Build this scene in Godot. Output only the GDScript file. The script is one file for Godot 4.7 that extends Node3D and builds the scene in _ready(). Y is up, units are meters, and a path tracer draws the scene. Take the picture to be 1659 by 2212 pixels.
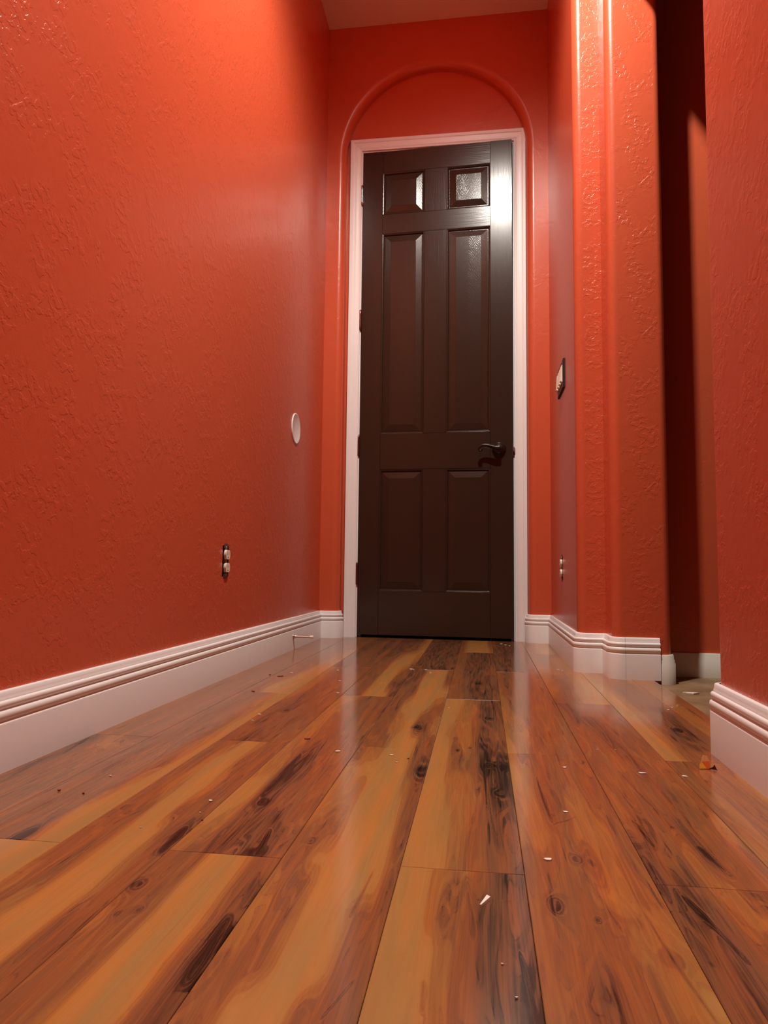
extends Node3D
# A narrow terracotta hallway with a dark six-panel door in an arched recess.
# World: camera above (0, 0), hall runs towards -z, y up, metres.

const XL := -0.7694      # left wall
const ZB := -3.3116      # end wall
const ZN := -3.3700      # back of the arched recess
const XR := 0.315        # right wall, far part
const XN := 0.4316       # right wall, near part
const HC := 3.0685       # ceiling
const ZFRONT := 2.5      # wall behind the camera
const LAMP := Vector3(-0.02, 3.118, -1.61)

var M := {}
var taken := {}

func _ready() -> void:
	# ---------- camera
	var cam := Camera3D.new()
	cam.name = "camera"
	cam.fov = rad_to_deg(2.0 * atan(1106.0 / 1520.48))
	cam.near = 0.02
	cam.basis = Basis(Vector3.UP, 0.1385) * Basis(Vector3.RIGHT, 0.0800) * Basis(Vector3.BACK, 0.0114)
	cam.position = Vector3(0, 0.3311, 0)
	add_child(cam)
	cam.current = true
	# ---------- environment and exposure
	var we := WorldEnvironment.new()
	we.name = "environment"
	var env := Environment.new()
	env.background_mode = Environment.BG_COLOR
	env.background_color = Color(0, 0, 0)
	env.tonemap_mode = Environment.TONE_MAPPER_LINEAR
	env.tonemap_exposure = 1.60
	env.sdfgi_enabled = true
	env.ssao_enabled = true
	env.ssil_enabled = true
	we.environment = env
	add_child(we)
	# ---------- the one lamp: a recessed ceiling can (its light is made with it)
	materials()
	recessed_light()
	# ---------- structure
	ceiling()
	walls()
	end_wall()
	floor_planks()
	baseboards()
	door_trim()
	door()
	# ---------- things
	wall_outlets()
	light_switch()
	round_cover()
	door_stop()
	debris()

# =====================================================================
# helpers
func numbered(called: String) -> String:
	if not taken.has(called):
		taken[called] = 0
		return called
	taken[called] += 1
	return "%s_%03d" % [called, taken[called]]

func new_st() -> SurfaceTool:
	var st := SurfaceTool.new()
	st.begin(Mesh.PRIMITIVE_TRIANGLES)
	return st

func obj(called: String, st, m: Material, parent: Node = null) -> MeshInstance3D:
	var o := MeshInstance3D.new()
	o.mesh = st.commit() if st is SurfaceTool else st
	o.material_override = m
	if parent == null:
		o.name = numbered(called)
		add_child(o)
	else:
		o.name = called
		parent.add_child(o, true)
	return o

func thing(called: String, label: String, category: String, at := Vector3.ZERO, group := "") -> Node3D:
	var o := Node3D.new()
	o.name = numbered(called)
	o.position = at
	add_child(o)
	tag(o, label, category, group)
	return o

func tag(o: Node, label: String, category: String, group := "") -> void:
	o.set_meta("label", label)
	o.set_meta("category", category)
	if group:
		o.set_meta("group", group)

func structure(called: String, label: String, category: String) -> Node3D:
	var o := thing(called, label, category)
	o.set_meta("kind", "structure")
	return o

func tri(st: SurfaceTool, p: Array, n: Array, uv: Array) -> void:
	var a: Vector3 = p[0]
	var b: Vector3 = p[1]
	var c: Vector3 = p[2]
	var s: Vector3 = n[0] + n[1] + n[2]
	var cr := (b - a).cross(c - a)
	if cr.length_squared() < 1e-18:
		return
	var order := [0, 2, 1] if cr.dot(s) > 0 else [0, 1, 2]
	for i in order:
		st.set_normal(n[i])
		st.set_uv(uv[i])
		st.add_vertex(p[i])

func quad(st: SurfaceTool, p: Array, n: Array, uv: Array = []) -> void:
	if uv.is_empty():
		uv = [Vector2(0, 0), Vector2(1, 0), Vector2(1, 1), Vector2(0, 1)]
	tri(st, [p[0], p[1], p[2]], [n[0], n[1], n[2]], [uv[0], uv[1], uv[2]])
	tri(st, [p[0], p[2], p[3]], [n[0], n[2], n[3]], [uv[0], uv[2], uv[3]])

func flat(st: SurfaceTool, a: Vector3, b: Vector3, c: Vector3, d: Vector3, n: Vector3) -> void:
	quad(st, [a, b, c, d], [n, n, n, n])

# a box with chamfered edges
func bx(st: SurfaceTool, lo: Vector3, hi: Vector3, ch := 0.0, tr := Transform3D()) -> void:
	var c := (lo + hi) * 0.5
	var h := (hi - lo) * 0.5
	ch = minf(ch, minf(h.x, minf(h.y, h.z)) * 0.9)
	var axes := [Vector3.RIGHT, Vector3.UP, Vector3.BACK]
	for k in 3:
		var u: Vector3 = axes[(k + 1) % 3]
		var v: Vector3 = axes[(k + 2) % 3]
		var w: Vector3 = axes[k]
		var hu: float = h[(k + 1) % 3]
		var hv: float = h[(k + 2) % 3]
		var hw: float = h[k]
		for s in [-1.0, 1.0]:
			var o: Vector3 = c + w * hw * s
			var iu := u * (hu - ch)
			var iv := v * (hv - ch)
			flat(st, tr * (o - iu - iv), tr * (o + iu - iv), tr * (o + iu + iv), tr * (o - iu + iv), tr.basis * (w * s))
			if ch > 0.0:
				# chamfer towards +-u, made once per pair
				for t in [-1.0, 1.0]:
					var e: Vector3 = c + w * (hw - ch) * s + u * hu * t
					var f: Vector3 = c + w * hw * s + u * (hu - ch) * t
					var nn: Vector3 = tr.basis * ((w * s + u * t).normalized())
					flat(st, tr * (e - iv), tr * (e + iv), tr * (f + iv), tr * (f - iv), nn)

# rounded polyline in plan (x, z): pts with radius; returns points
func rounded(pts: Array, radii: Array, steps := 8) -> PackedVector2Array:
	var out := PackedVector2Array()
	for i in pts.size():
		var p: Vector2 = pts[i]
		var r: float = radii[i]
		if r <= 0.0 or i == 0 or i == pts.size() - 1:
			out.append(p)
			continue
		var d0: Vector2 = (Vector2(pts[i - 1]) - p).normalized()
		var d1: Vector2 = (Vector2(pts[i + 1]) - p).normalized()
		var half := acos(clampf(d0.dot(d1), -1, 1)) * 0.5
		var back := r / tan(half)
		var a := p + d0 * back
		var b := p + d1 * back
		var cen := p + (d0 + d1).normalized() * (r / sin(half))
		var a0 := (a - cen).angle()
		var da := wrapf((b - cen).angle() - a0, -PI, PI)
		for k in steps + 1:
			out.append(cen + Vector2.from_angle(a0 + da * k / steps) * r)
	return out

# normals along a plan path: for each point the normal before and after it; smooth where it turns little
func path_normals(p: PackedVector2Array, side: float, closed := false) -> Array:
	var n := p.size()
	var seg := []
	for i in n - 1:
		var d := (p[i + 1] - p[i]).normalized()
		seg.append(Vector2(-d.y, d.x) * side)
	var out := []
	for i in n:
		var a: Vector2 = seg[maxi(i - 1, 0)]
		var b: Vector2 = seg[mini(i, n - 2)]
		if closed and (i == 0 or i == n - 1):
			a = seg[n - 2]
			b = seg[0]
		if a.dot(b) > 0.80:
			var m := (a + b).normalized()
			out.append([m, m, a, b])
		else:
			out.append([a, b, a, b])
	return out

# a wall sheet standing on a plan path
func wall_sheet(st: SurfaceTool, p: PackedVector2Array, y0: float, y1: float, side: float, first := 0, last := 9999) -> void:
	var nn := path_normals(p, side)
	for i in range(first, mini(last, p.size() - 1)):
		var a := p[i]
		var b := p[i + 1]
		var na: Vector2 = nn[i][1]
		var nb: Vector2 = nn[i + 1][0]
		var n0 := Vector3(na.x, 0, na.y)
		var n1 := Vector3(nb.x, 0, nb.y)
		quad(st, [Vector3(a.x, y0, a.y), Vector3(b.x, y0, b.y), Vector3(b.x, y1, b.y), Vector3(a.x, y1, a.y)], [n0, n1, n1, n0])

# sweep a profile (out, up) along a plan path on one side of it, mitred; caps at the ends
func sweep(st: SurfaceTool, p: PackedVector2Array, side: float, prof: Array, y := 0.0, caps := true) -> void:
	var nn := path_normals(p, side)
	var off := []
	for i in p.size():
		var a: Vector2 = nn[i][2]
		var b: Vector2 = nn[i][3]
		off.append((a + b) / (1.0 + a.dot(b)))
	var pn := []
	for j in prof.size() - 1:
		var d: Vector2 = (Vector2(prof[j + 1]) - Vector2(prof[j])).normalized()
		pn.append(Vector2(-d.y, d.x))       # profile runs from the wall at the top, down to the floor
	for j in prof.size() - 1:
		var f: Vector2 = pn[j]
		var f0 := f
		var f1 := f
		if j > 0 and f.dot(pn[j - 1]) > 0.7:
			f0 = (f + pn[j - 1]).normalized()
		if j < pn.size() - 1 and f.dot(pn[j + 1]) > 0.7:
			f1 = (f + pn[j + 1]).normalized()
		var q0: Vector2 = prof[j]
		var q1: Vector2 = prof[j + 1]
		for i in p.size() - 1:
			var o0: Vector2 = off[i]
			var o1: Vector2 = off[i + 1]
			var m0: Vector2 = nn[i][1]
			var m1: Vector2 = nn[i + 1][0]
			var A := Vector3(p[i].x + o0.x * q0.x, y + q0.y, p[i].y + o0.y * q0.x)
			var B := Vector3(p[i + 1].x + o1.x * q0.x, y + q0.y, p[i + 1].y + o1.y * q0.x)
			var Cc := Vector3(p[i + 1].x + o1.x * q1.x, y + q1.y, p[i + 1].y + o1.y * q1.x)
			var D := Vector3(p[i].x + o0.x * q1.x, y + q1.y, p[i].y + o0.y * q1.x)
			quad(st, [A, B, Cc, D], [Vector3(m0.x * f0.x, f0.y, m0.y * f0.x), Vector3(m1.x * f0.x, f0.y, m1.y * f0.x), Vector3(m1.x * f1.x, f1.y, m1.y * f1.x), Vector3(m0.x * f1.x, f1.y, m0.y * f1.x)])
	if caps:
		var poly := PackedVector2Array()
		for v in prof:
			poly.append(v)
		var idx := Geometry2D.triangulate_polygon(poly)
		for e in [0, p.size() - 1]:
			var o: Vector2 = off[e]
			var dir: Vector2 = (p[0] - p[1]).normalized() if e == 0 else (p[e] - p[e - 1]).normalized()
			var n := Vector3(dir.x, 0, dir.y)
			for t in range(0, idx.size(), 3):
				var v := []
				for k in 3:
					var w: Vector2 = poly[idx[t + k]]
					v.append(Vector3(p[e].x + o.x * w.x, y + w.y, p[e].y + o.y * w.x))
				tri(st, v, [n, n, n], [Vector2.ZERO, Vector2.ZERO, Vector2.ZERO])

# flat polygon in a plane
func polygon(st: SurfaceTool, poly: PackedVector2Array, to3: Callable, n: Vector3) -> void:
	var idx := Geometry2D.triangulate_polygon(poly)
	for t in range(0, idx.size(), 3):
		var v := []
		for k in 3:
			v.append(to3.call(poly[idx[t + k]]))
		tri(st, v, [n, n, n], [poly[idx[t]], poly[idx[t + 1]], poly[idx[t + 2]]])

# lathe about an axis frame: prof is [(radius, height)...] along tr's y
func lathe(st: SurfaceTool, prof: Array, tr := Transform3D(), n := 32) -> void:
	var pn := []
	for j in prof.size() - 1:
		var d: Vector2 = Vector2(prof[j + 1]) - Vector2(prof[j])
		pn.append(Vector2(d.y, -d.x).normalized())
	for j in prof.size() - 1:
		var f: Vector2 = pn[j]
		var f0 := f
		var f1 := f
		if j > 0 and f.dot(pn[j - 1]) > 0.6:
			f0 = (f + pn[j - 1]).normalized()
		if j < pn.size() - 1 and f.dot(pn[j + 1]) > 0.6:
			f1 = (f + pn[j + 1]).normalized()
		for i in n:
			var a := TAU * i / n
			var b := TAU * (i + 1) / n
			var ca := Vector3(cos(a), 0, sin(a))
			var cb := Vector3(cos(b), 0, sin(b))
			var q0: Vector2 = prof[j]
			var q1: Vector2 = prof[j + 1]
			var up := Vector3.UP
			quad(st, [tr * (ca * q0.x + up * q0.y), tr * (cb * q0.x + up * q0.y), tr * (cb * q1.x + up * q1.y), tr * (ca * q1.x + up * q1.y)],
				[tr.basis * (ca * f0.x + up * f0.y), tr.basis * (cb * f0.x + up * f0.y), tr.basis * (cb * f1.x + up * f1.y), tr.basis * (ca * f1.x + up * f1.y)])

# tube along points with radii (round ends)
func tube(st: SurfaceTool, pts: Array, radii: Array, n := 14, squash := 1.0) -> void:
	var rings := []
	var up := Vector3.BACK
	for i in pts.size():
		var d: Vector3 = (Vector3(pts[mini(i + 1, pts.size() - 1)]) - Vector3(pts[maxi(i - 1, 0)])).normalized()
		var sdir := d.cross(up).normalized()
		var tdir := sdir.cross(d).normalized()
		var ring := []
		for k in n + 1:
			var a := TAU * k / n
			var e := sdir * cos(a) + tdir * sin(a) * squash
			ring.append([Vector3(pts[i]) + e * float(radii[i]), (sdir * cos(a) + tdir * sin(a) / squash).normalized()])
		rings.append(ring)
	for i in pts.size() - 1:
		for k in n:
			quad(st, [rings[i][k][0], rings[i][k + 1][0], rings[i + 1][k + 1][0], rings[i + 1][k][0]], [rings[i][k][1], rings[i][k + 1][1], rings[i + 1][k + 1][1], rings[i + 1][k][1]])
	for e in [0, pts.size() - 1]:
		var d: Vector3 = (Vector3(pts[0]) - Vector3(pts[1])).normalized() if e == 0 else (Vector3(pts[e]) - Vector3(pts[e - 1])).normalized()
		for k in n:
			tri(st, [pts[e], rings[e][k][0], rings[e][k + 1][0]], [d, d, d], [Vector2.ZERO, Vector2.ZERO, Vector2.ZERO])

# smooth curve through points (Catmull-Rom), with radii
func curve(pts: Array, radii: Array, per := 6) -> Array:
	var op := []
	var orr := []
	for i in pts.size() - 1:
		var p0: Vector3 = pts[maxi(i - 1, 0)]
		var p1: Vector3 = pts[i]
		var p2: Vector3 = pts[i + 1]
		var p3: Vector3 = pts[mini(i + 2, pts.size() - 1)]
		for k in per:
			var t := float(k) / per
			op.append(p1.cubic_interpolate(p2, p0, p3, t))
			orr.append(lerpf(radii[i], radii[i + 1], t))
	op.append(pts[-1])
	orr.append(radii[-1])
	return [op, orr]

# a wall rectangle with rectangular holes: o + u*a + v*b, holes [a0,b0,a1,b1]
func holed(st: SurfaceTool, o: Vector3, u: Vector3, v: Vector3, w: float, h: float, holes: Array, n: Vector3) -> void:
	var xs := [0.0, w]
	var ys := [0.0, h]
	for k in holes:
		xs.append_array([k[0], k[2]])
		ys.append_array([k[1], k[3]])
	xs.sort()
	ys.sort()
	for i in xs.size() - 1:
		for j in ys.size() - 1:
			if xs[i + 1] - xs[i] < 1e-6 or ys[j + 1] - ys[j] < 1e-6:
				continue
			var cx: float = (xs[i] + xs[i + 1]) / 2
			var cy: float = (ys[j] + ys[j + 1]) / 2
			var inside := false
			for k in holes:
				if cx > k[0] and cx < k[2] and cy > k[1] and cy < k[3]:
					inside = true
			if not inside:
				flat(st, o + u * xs[i] + v * ys[j], o + u * xs[i + 1] + v * ys[j], o + u * xs[i + 1] + v * ys[j + 1], o + u * xs[i] + v * ys[j + 1], n)

# =====================================================================
# materials
func mat(color: Color, rough := 0.5, spec := 0.5, metal := 0.0) -> StandardMaterial3D:
	var m := StandardMaterial3D.new()
	m.albedo_color = color
	m.roughness = rough
	m.metallic_specular = spec
	m.metallic = metal
	return m

func rgb8(r: float, g: float, b: float) -> Color:
	return Color(r / 255.0, g / 255.0, b / 255.0)

func noise_bytes(sd: int, freq: float, w: int, h: int, rw: int, rh: int, octaves := 3) -> PackedByteArray:
	var n := FastNoiseLite.new()
	n.seed = sd
	n.frequency = freq
	n.noise_type = FastNoiseLite.TYPE_SIMPLEX_SMOOTH
	n.fractal_type = FastNoiseLite.FRACTAL_FBM if octaves > 1 else FastNoiseLite.FRACTAL_NONE
	n.fractal_octaves = octaves
	var im := n.get_seamless_image(w, h, false, false, 0.15, true)
	im.convert(Image.FORMAT_L8)
	if rw != w or rh != h:
		im.resize(rw, rh, Image.INTERPOLATE_CUBIC)
	return im.get_data()

func bytes_texture(d: PackedByteArray, w: int, h: int) -> ImageTexture:
	return ImageTexture.create_from_image(Image.create_from_data(w, h, false, Image.FORMAT_L8, d))

# hand-trowelled knockdown plaster: flattened patches with broken edges, patches of smooth wall between
func knockdown() -> ImageTexture:
	var n := 1024
	var a := noise_bytes(11, 0.022, n, n, n, n, 3)
	var b := noise_bytes(23, 0.004, n, n, n, n, 2)
	var c := noise_bytes(37, 0.011, n, n, n, n, 2)
	var f := noise_bytes(41, 0.09, n, n, n, n, 2)
	var out := PackedByteArray()
	out.resize(n * n)
	for i in n * n:
		var t: float = a[i] / 255.0 * 0.7 + c[i] / 255.0 * 0.3
		var k := clampf((t - 0.50) / 0.035, 0.0, 1.0)
		k = k * k * (3.0 - 2.0 * k)
		var open := clampf((b[i] - 72.0) / 80.0, 0.0, 1.0)
		var top: float = 0.78 + 0.22 * c[i] / 255.0
		out[i] = int(clampf(70.0 + 130.0 * k * top * open + (f[i] - 128.0) * 0.10 + (c[i] - 128.0) * 0.22, 0.0, 255.0))
	return bytes_texture(out, n, n)

# raised cathedral grain pressed into the door's panels (u across, v along)
func cathedral(w: int, h: int) -> ImageTexture:
	var a := noise_bytes(51, 0.008, w, h, w, h, 2)
	var f := noise_bytes(53, 0.10, w, h / 8, w, h, 2)
	var out := PackedByteArray()
	out.resize(w * h)
	for y in h:
		for x in w:
			var i := y * w + x
			var u := float(x) / w - 0.5
			var v := float(y) / h
			var r := sqrt(u * u + 0.0006) * 30.0 - v * 40.0 + (a[i] - 128.0) / 128.0 * 0.8
			var s := absf(fposmod(r, 1.0) - 0.5) * 2.0
			var line := clampf((s - 0.62) / 0.3, 0.0, 1.0)
			out[i] = int(clampf(150.0 - 110.0 * line * clampf(0.75 + (f[i] - 128.0) / 110.0, 0.0, 1.0) + (f[i] - 128.0) * 0.08, 0.0, 255.0))
	return bytes_texture(out, w, h)

func straight_grain(w: int, h: int) -> ImageTexture:
	var f := noise_bytes(61, 0.06, w, h / 16, w, h, 3)
	var g := noise_bytes(67, 0.015, w, h / 4, w, h, 2)
	var out := PackedByteArray()
	out.resize(w * h)
	for i in w * h:
		out[i] = int(clampf(128.0 + (f[i] - 128.0) * 0.75 + (g[i] - 128.0) * 0.3, 0.0, 255.0))
	return bytes_texture(out, w, h)

func relief(m: StandardMaterial3D, t: Texture2D, cm: float) -> StandardMaterial3D:
	m.heightmap_enabled = true
	m.heightmap_texture = t
	m.heightmap_scale = cm
	return m

func materials() -> void:
	var kd := knockdown()
	M.wall = relief(mat(rgb8(196, 87, 56), 0.29), kd, 0.085)
	M.wall.uv1_triplanar = true
	M.wall.uv1_world_triplanar = true
	M.wall.uv1_triplanar_sharpness = 8.0
	M.wall.uv1_scale = Vector3.ONE * 2.0
	M.smooth_wall = relief(mat(rgb8(196, 87, 56), 0.29), kd, 0.03)
	M.smooth_wall.uv1_triplanar = true
	M.smooth_wall.uv1_world_triplanar = true
	M.smooth_wall.uv1_triplanar_sharpness = 8.0
	M.smooth_wall.uv1_scale = Vector3.ONE * 1.1
	M.ceiling = mat(rgb8(232, 220, 206), 0.8)
	M.white = mat(rgb8(234, 234, 233), 0.36)
	M.room_white = mat(rgb8(222, 218, 208), 0.45)
	M.door = relief(mat(rgb8(48, 35, 26), 0.21), straight_grain(512, 1024), 0.018)
	M.door_panel = relief(mat(rgb8(48, 35, 26), 0.21), cathedral(512, 1024), 0.022)
	M.bronze = mat(rgb8(38, 27, 23), 0.32, 0.6, 0.55)
	M.hinge = mat(rgb8(120, 84, 72), 0.3, 0.5, 0.9)
	M.bright_hinge = mat(rgb8(190, 185, 185), 0.22, 0.5, 1.0)
	M.steel = mat(rgb8(170, 160, 150), 0.35, 0.5, 0.9)
	M.brass = mat(rgb8(200, 184, 168), 0.3, 0.5, 0.95)
	M.plastic = mat(rgb8(236, 226, 212), 0.35)
	M.rubber = mat(rgb8(226, 214, 198), 0.6)
	M.dark = mat(rgb8(16, 11, 10), 0.7)
	M.brown_metal = mat(rgb8(120, 92, 78), 0.45, 0.5, 0.5)
	M.slot = mat(rgb8(70, 62, 56), 0.6)
	M.chip = mat(rgb8(240, 234, 226), 0.6)
	M.red_chip = mat(rgb8(118, 44, 24), 0.6)
	M.leaf_pale = mat(rgb8(250, 214, 150), 0.6)
	M.leaf_amber = mat(rgb8(228, 150, 28), 0.6)
	M.leaf_rust = mat(rgb8(205, 88, 12), 0.6)
	M.leaf_wine = mat(rgb8(92, 14, 10), 0.6)
	M.concrete = concrete()
	M.bulb = mat(rgb8(255, 245, 230), 0.5)
	M.bulb.emission_enabled = true
	M.bulb.emission = rgb8(255, 236, 205)
	M.bulb.emission_energy_multiplier = 14.0

func concrete() -> StandardMaterial3D:
	var n := 512
	var a := noise_bytes(71, 0.010, n, n, n, n, 4)
	var b := noise_bytes(73, 0.05, n, n, n, n, 3)
	var im := Image.create(n, n, false, Image.FORMAT_RGB8)
	for y in n:
		for x in n:
			var t: float = (a[y * n + x] * 0.75 + b[y * n + x] * 0.25) / 255.0
			im.set_pixel(x, y, rgb8(108, 84, 57).lerp(rgb8(142, 114, 82), clampf(t * 1.5 - 0.25, 0, 1)))
	var m := mat(Color.WHITE, 0.6)
	m.albedo_texture = ImageTexture.create_from_image(im)
	m.uv1_triplanar = true
	m.uv1_world_triplanar = true
	m.uv1_scale = Vector3.ONE * 1.3
	return m

# =====================================================================
# lamp
func recessed_light() -> void:
	var t := thing("recessed_light", "round white recessed ceiling light with a lit flood bulb above the hall", "light", Vector3(LAMP.x, HC, LAMP.z))
	var st := new_st()
	lathe(st, [Vector2(0.076, 0.0), Vector2(0.078, -0.004), Vector2(0.090, -0.004), Vector2(0.096, -0.0015), Vector2(0.096, 0.0)], Transform3D(), 48)
	obj("trim_ring", st, M.white, t)
	st = new_st()
	lathe(st, [Vector2(0.0765, 0.0), Vector2(0.0765, 0.14), Vector2(0.0, 0.14)], Transform3D(), 48)
	obj("baffle", st, M.white, t)
	st = new_st()
	lathe(st, [Vector2(0.0, 0.055), Vector2(0.02, 0.056), Vector2(0.036, 0.060), Vector2(0.045, 0.067), Vector2(0.047, 0.075), Vector2(0.040, 0.089), Vector2(0.02, 0.120), Vector2(0.016, 0.14)], Transform3D(), 32)
	obj("bulb", st, M.bulb, t)
	var l := SpotLight3D.new()
	l.name = "bulb_light"
	l.light_color = rgb8(255, 248, 236)
	l.light_energy = 5.2
	l.light_size = 0.042
	l.spot_angle = 86.0
	l.spot_angle_attenuation = 0.6
	l.spot_range = 12.0
	l.spot_attenuation = 2.0
	l.shadow_enabled = true
	l.rotation.x = -PI / 2
	l.position = Vector3(0, LAMP.y - HC - 0.002, 0)
	t.add_child(l)

func ceiling() -> void:
	var st := new_st()
	var lo := Vector2(XL - 0.1, -4.3)
	var hi := Vector2(5.3, ZFRONT + 0.1)
	var c := Vector2(LAMP.x, LAMP.z)
	var r := 0.078
	var ang := []
	for i in 48:
		ang.append(TAU * i / 48)
	for k in [Vector2(lo.x, lo.y), Vector2(hi.x, lo.y), Vector2(lo.x, hi.y), Vector2(hi.x, hi.y)]:
		ang.append(fposmod((k - c).angle(), TAU))
	ang.sort()
	ang.append(ang[0] + TAU)
	var edge := func(a: float) -> Vector2:
		var d := Vector2.from_angle(a)
		var s := 1e9
		if absf(d.x) > 1e-6:
			s = minf(s, ((hi.x if d.x > 0 else lo.x) - c.x) / d.x)
		if absf(d.y) > 1e-6:
			s = minf(s, ((hi.y if d.y > 0 else lo.y) - c.y) / d.y)
		return c + d * s
	for i in ang.size() - 1:
		var p0: Vector2 = c + Vector2.from_angle(ang[i]) * r
		var p1: Vector2 = c + Vector2.from_angle(ang[i + 1]) * r
		var q0: Vector2 = edge.call(ang[i])
		var q1: Vector2 = edge.call(ang[i + 1])
		for s in [[HC, Vector3.DOWN], [HC + 0.12, Vector3.UP]]:
			flat(st, Vector3(p0.x, s[0], p0.y), Vector3(p1.x, s[0], p1.y), Vector3(q1.x, s[0], q1.y), Vector3(q0.x, s[0], q0.y), s[1])
	var o := obj("ceiling", st, M.ceiling)
	o.set_meta("kind", "structure")
	tag(o, "smooth pale ceiling over the red hallway", "ceiling")

# =====================================================================
# walls
const OUT_L := [0.348, -2.052]      # height, z of the outlet in the left wall
const OUT_R := [0.341, -2.865]
const SWITCH := [1.088, -2.815]

func walls() -> void:
	# left
	var o := structure("wall_left", "long terracotta red wall with trowelled plaster and an uncovered outlet", "wall")
	var st := new_st()
	var z0 := ZFRONT
	holed(st, Vector3(XL, 0, z0), Vector3(0, 0, -1), Vector3.UP, z0 + 4.2, HC, [[z0 - OUT_L[1] - 0.027, OUT_L[0] - 0.047, z0 - OUT_L[1] + 0.027, OUT_L[0] + 0.047]], Vector3.RIGHT)
	flat(st, Vector3(XL - 0.11, 0, z0), Vector3(XL - 0.11, 0, -4.2), Vector3(XL - 0.11, HC, -4.2), Vector3(XL - 0.11, HC, z0), Vector3.LEFT)
	obj("plaster", st, M.wall, o)
	# right, far part with the stepped bullnosed jamb and the next room's wall
	o = structure("wall_right", "terracotta wall with rounded corners stepping out beside the opening", "wall")
	st = new_st()
	holed(st, Vector3(XR, 0, ZB - 0.02), Vector3.BACK, Vector3.UP, -2.44 - ZB + 0.02, HC, [
		[OUT_R[1] - ZB + 0.02 - 0.027, OUT_R[0] - 0.047, OUT_R[1] - ZB + 0.02 + 0.027, OUT_R[0] + 0.047],
		[SWITCH[1] - ZB + 0.02 - 0.095, SWITCH[0] - 0.047, SWITCH[1] - ZB + 0.02 + 0.095, SWITCH[0] + 0.047]], Vector3.LEFT)
	obj("plaster", st, M.smooth_wall, o)
	st = new_st()
	var p := jamb_path()
	# indices: 0 start, 1..9 first bullnose, 10 inner corner, 11..19 second bullnose, 20..28 third, 29 end
	for k in [[0, 1], [9, 11], [19, 20], [28, 29]]:
		wall_sheet(st, p, -0.012, HC, 1.0, k[0], k[1])
	obj("jamb", st, M.wall, o)
	for k in [[1, 9], [11, 19], [20, 28]]:
		st = new_st()
		wall_sheet(st, p, -0.012, HC, 1.0, k[0], k[1])
		obj("bullnose_corner", st, M.smooth_wall, o)
	st = new_st()
	wall_sheet(st, PackedVector2Array([Vector2(0.578, -2.46), Vector2(5.2, -2.46)]), -0.012, HC, 1.0)
	wall_sheet(st, PackedVector2Array([Vector2(XR, ZB - 0.1), Vector2(5.3, ZB - 0.1)]), -0.012, HC, -1.0)
	obj("room_face", st, M.smooth_wall, o)
	# near part, with its rounded end
	o = structure("wall_near", "terracotta wall end with rounded corners in front of the dark opening", "wall")
	st = new_st()
	p = rounded([Vector2(XN, ZFRONT), Vector2(XN, -1.392), Vector2(0.578, -1.392), Vector2(0.578, ZFRONT)], [0, 0.02, 0.02, 0])
	wall_sheet(st, p, -0.012, HC, -1.0)
	obj("plaster", st, M.wall, o)
	# header across the opening
	o = structure("wall_header", "terracotta header closing the top of the side opening", "wall")
	st = new_st()
	bx(st, Vector3(0.434, 2.36, -2.36), Vector3(0.576, HC, -1.36), 0.015)
	obj("plaster", st, M.smooth_wall, o)
	# behind the camera, and the rest of the next room
	o = structure("wall_front", "terracotta wall closing the hall at its near end", "wall")
	st = new_st()
	bx(st, Vector3(XL - 0.11, -0.012, ZFRONT), Vector3(5.3, HC, ZFRONT + 0.1))
	obj("plaster", st, M.smooth_wall, o)
	o = structure("wall_room", "terracotta far wall of the unlit side room", "wall")
	st = new_st()
	bx(st, Vector3(5.2, -0.012, -4.2), Vector3(5.3, HC, ZFRONT))
	obj("plaster", st, M.smooth_wall, o)

func jamb_path() -> PackedVector2Array:
	return rounded([Vector2(XR, -2.44), Vector2(XR, -2.4068), Vector2(0.403, -2.4068), Vector2(0.403, -2.2819), Vector2(0.578, -2.2819), Vector2(0.578, -2.48)], [0, 0.028, 0, 0.030, 0.024, 0])

const NCX := -0.2308
const NR := 0.4443
const SPRING := 2.389
func arch(r: float, y0: float, steps := 40) -> PackedVector2Array:
	var out := PackedVector2Array([Vector2(NCX - r, y0)])
	for k in steps + 1:
		var a := PI - PI * k / steps
		out.append(Vector2(NCX + cos(a) * r, SPRING + sin(a) * r))
	out.append(Vector2(NCX + r, y0))
	return out

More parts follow.
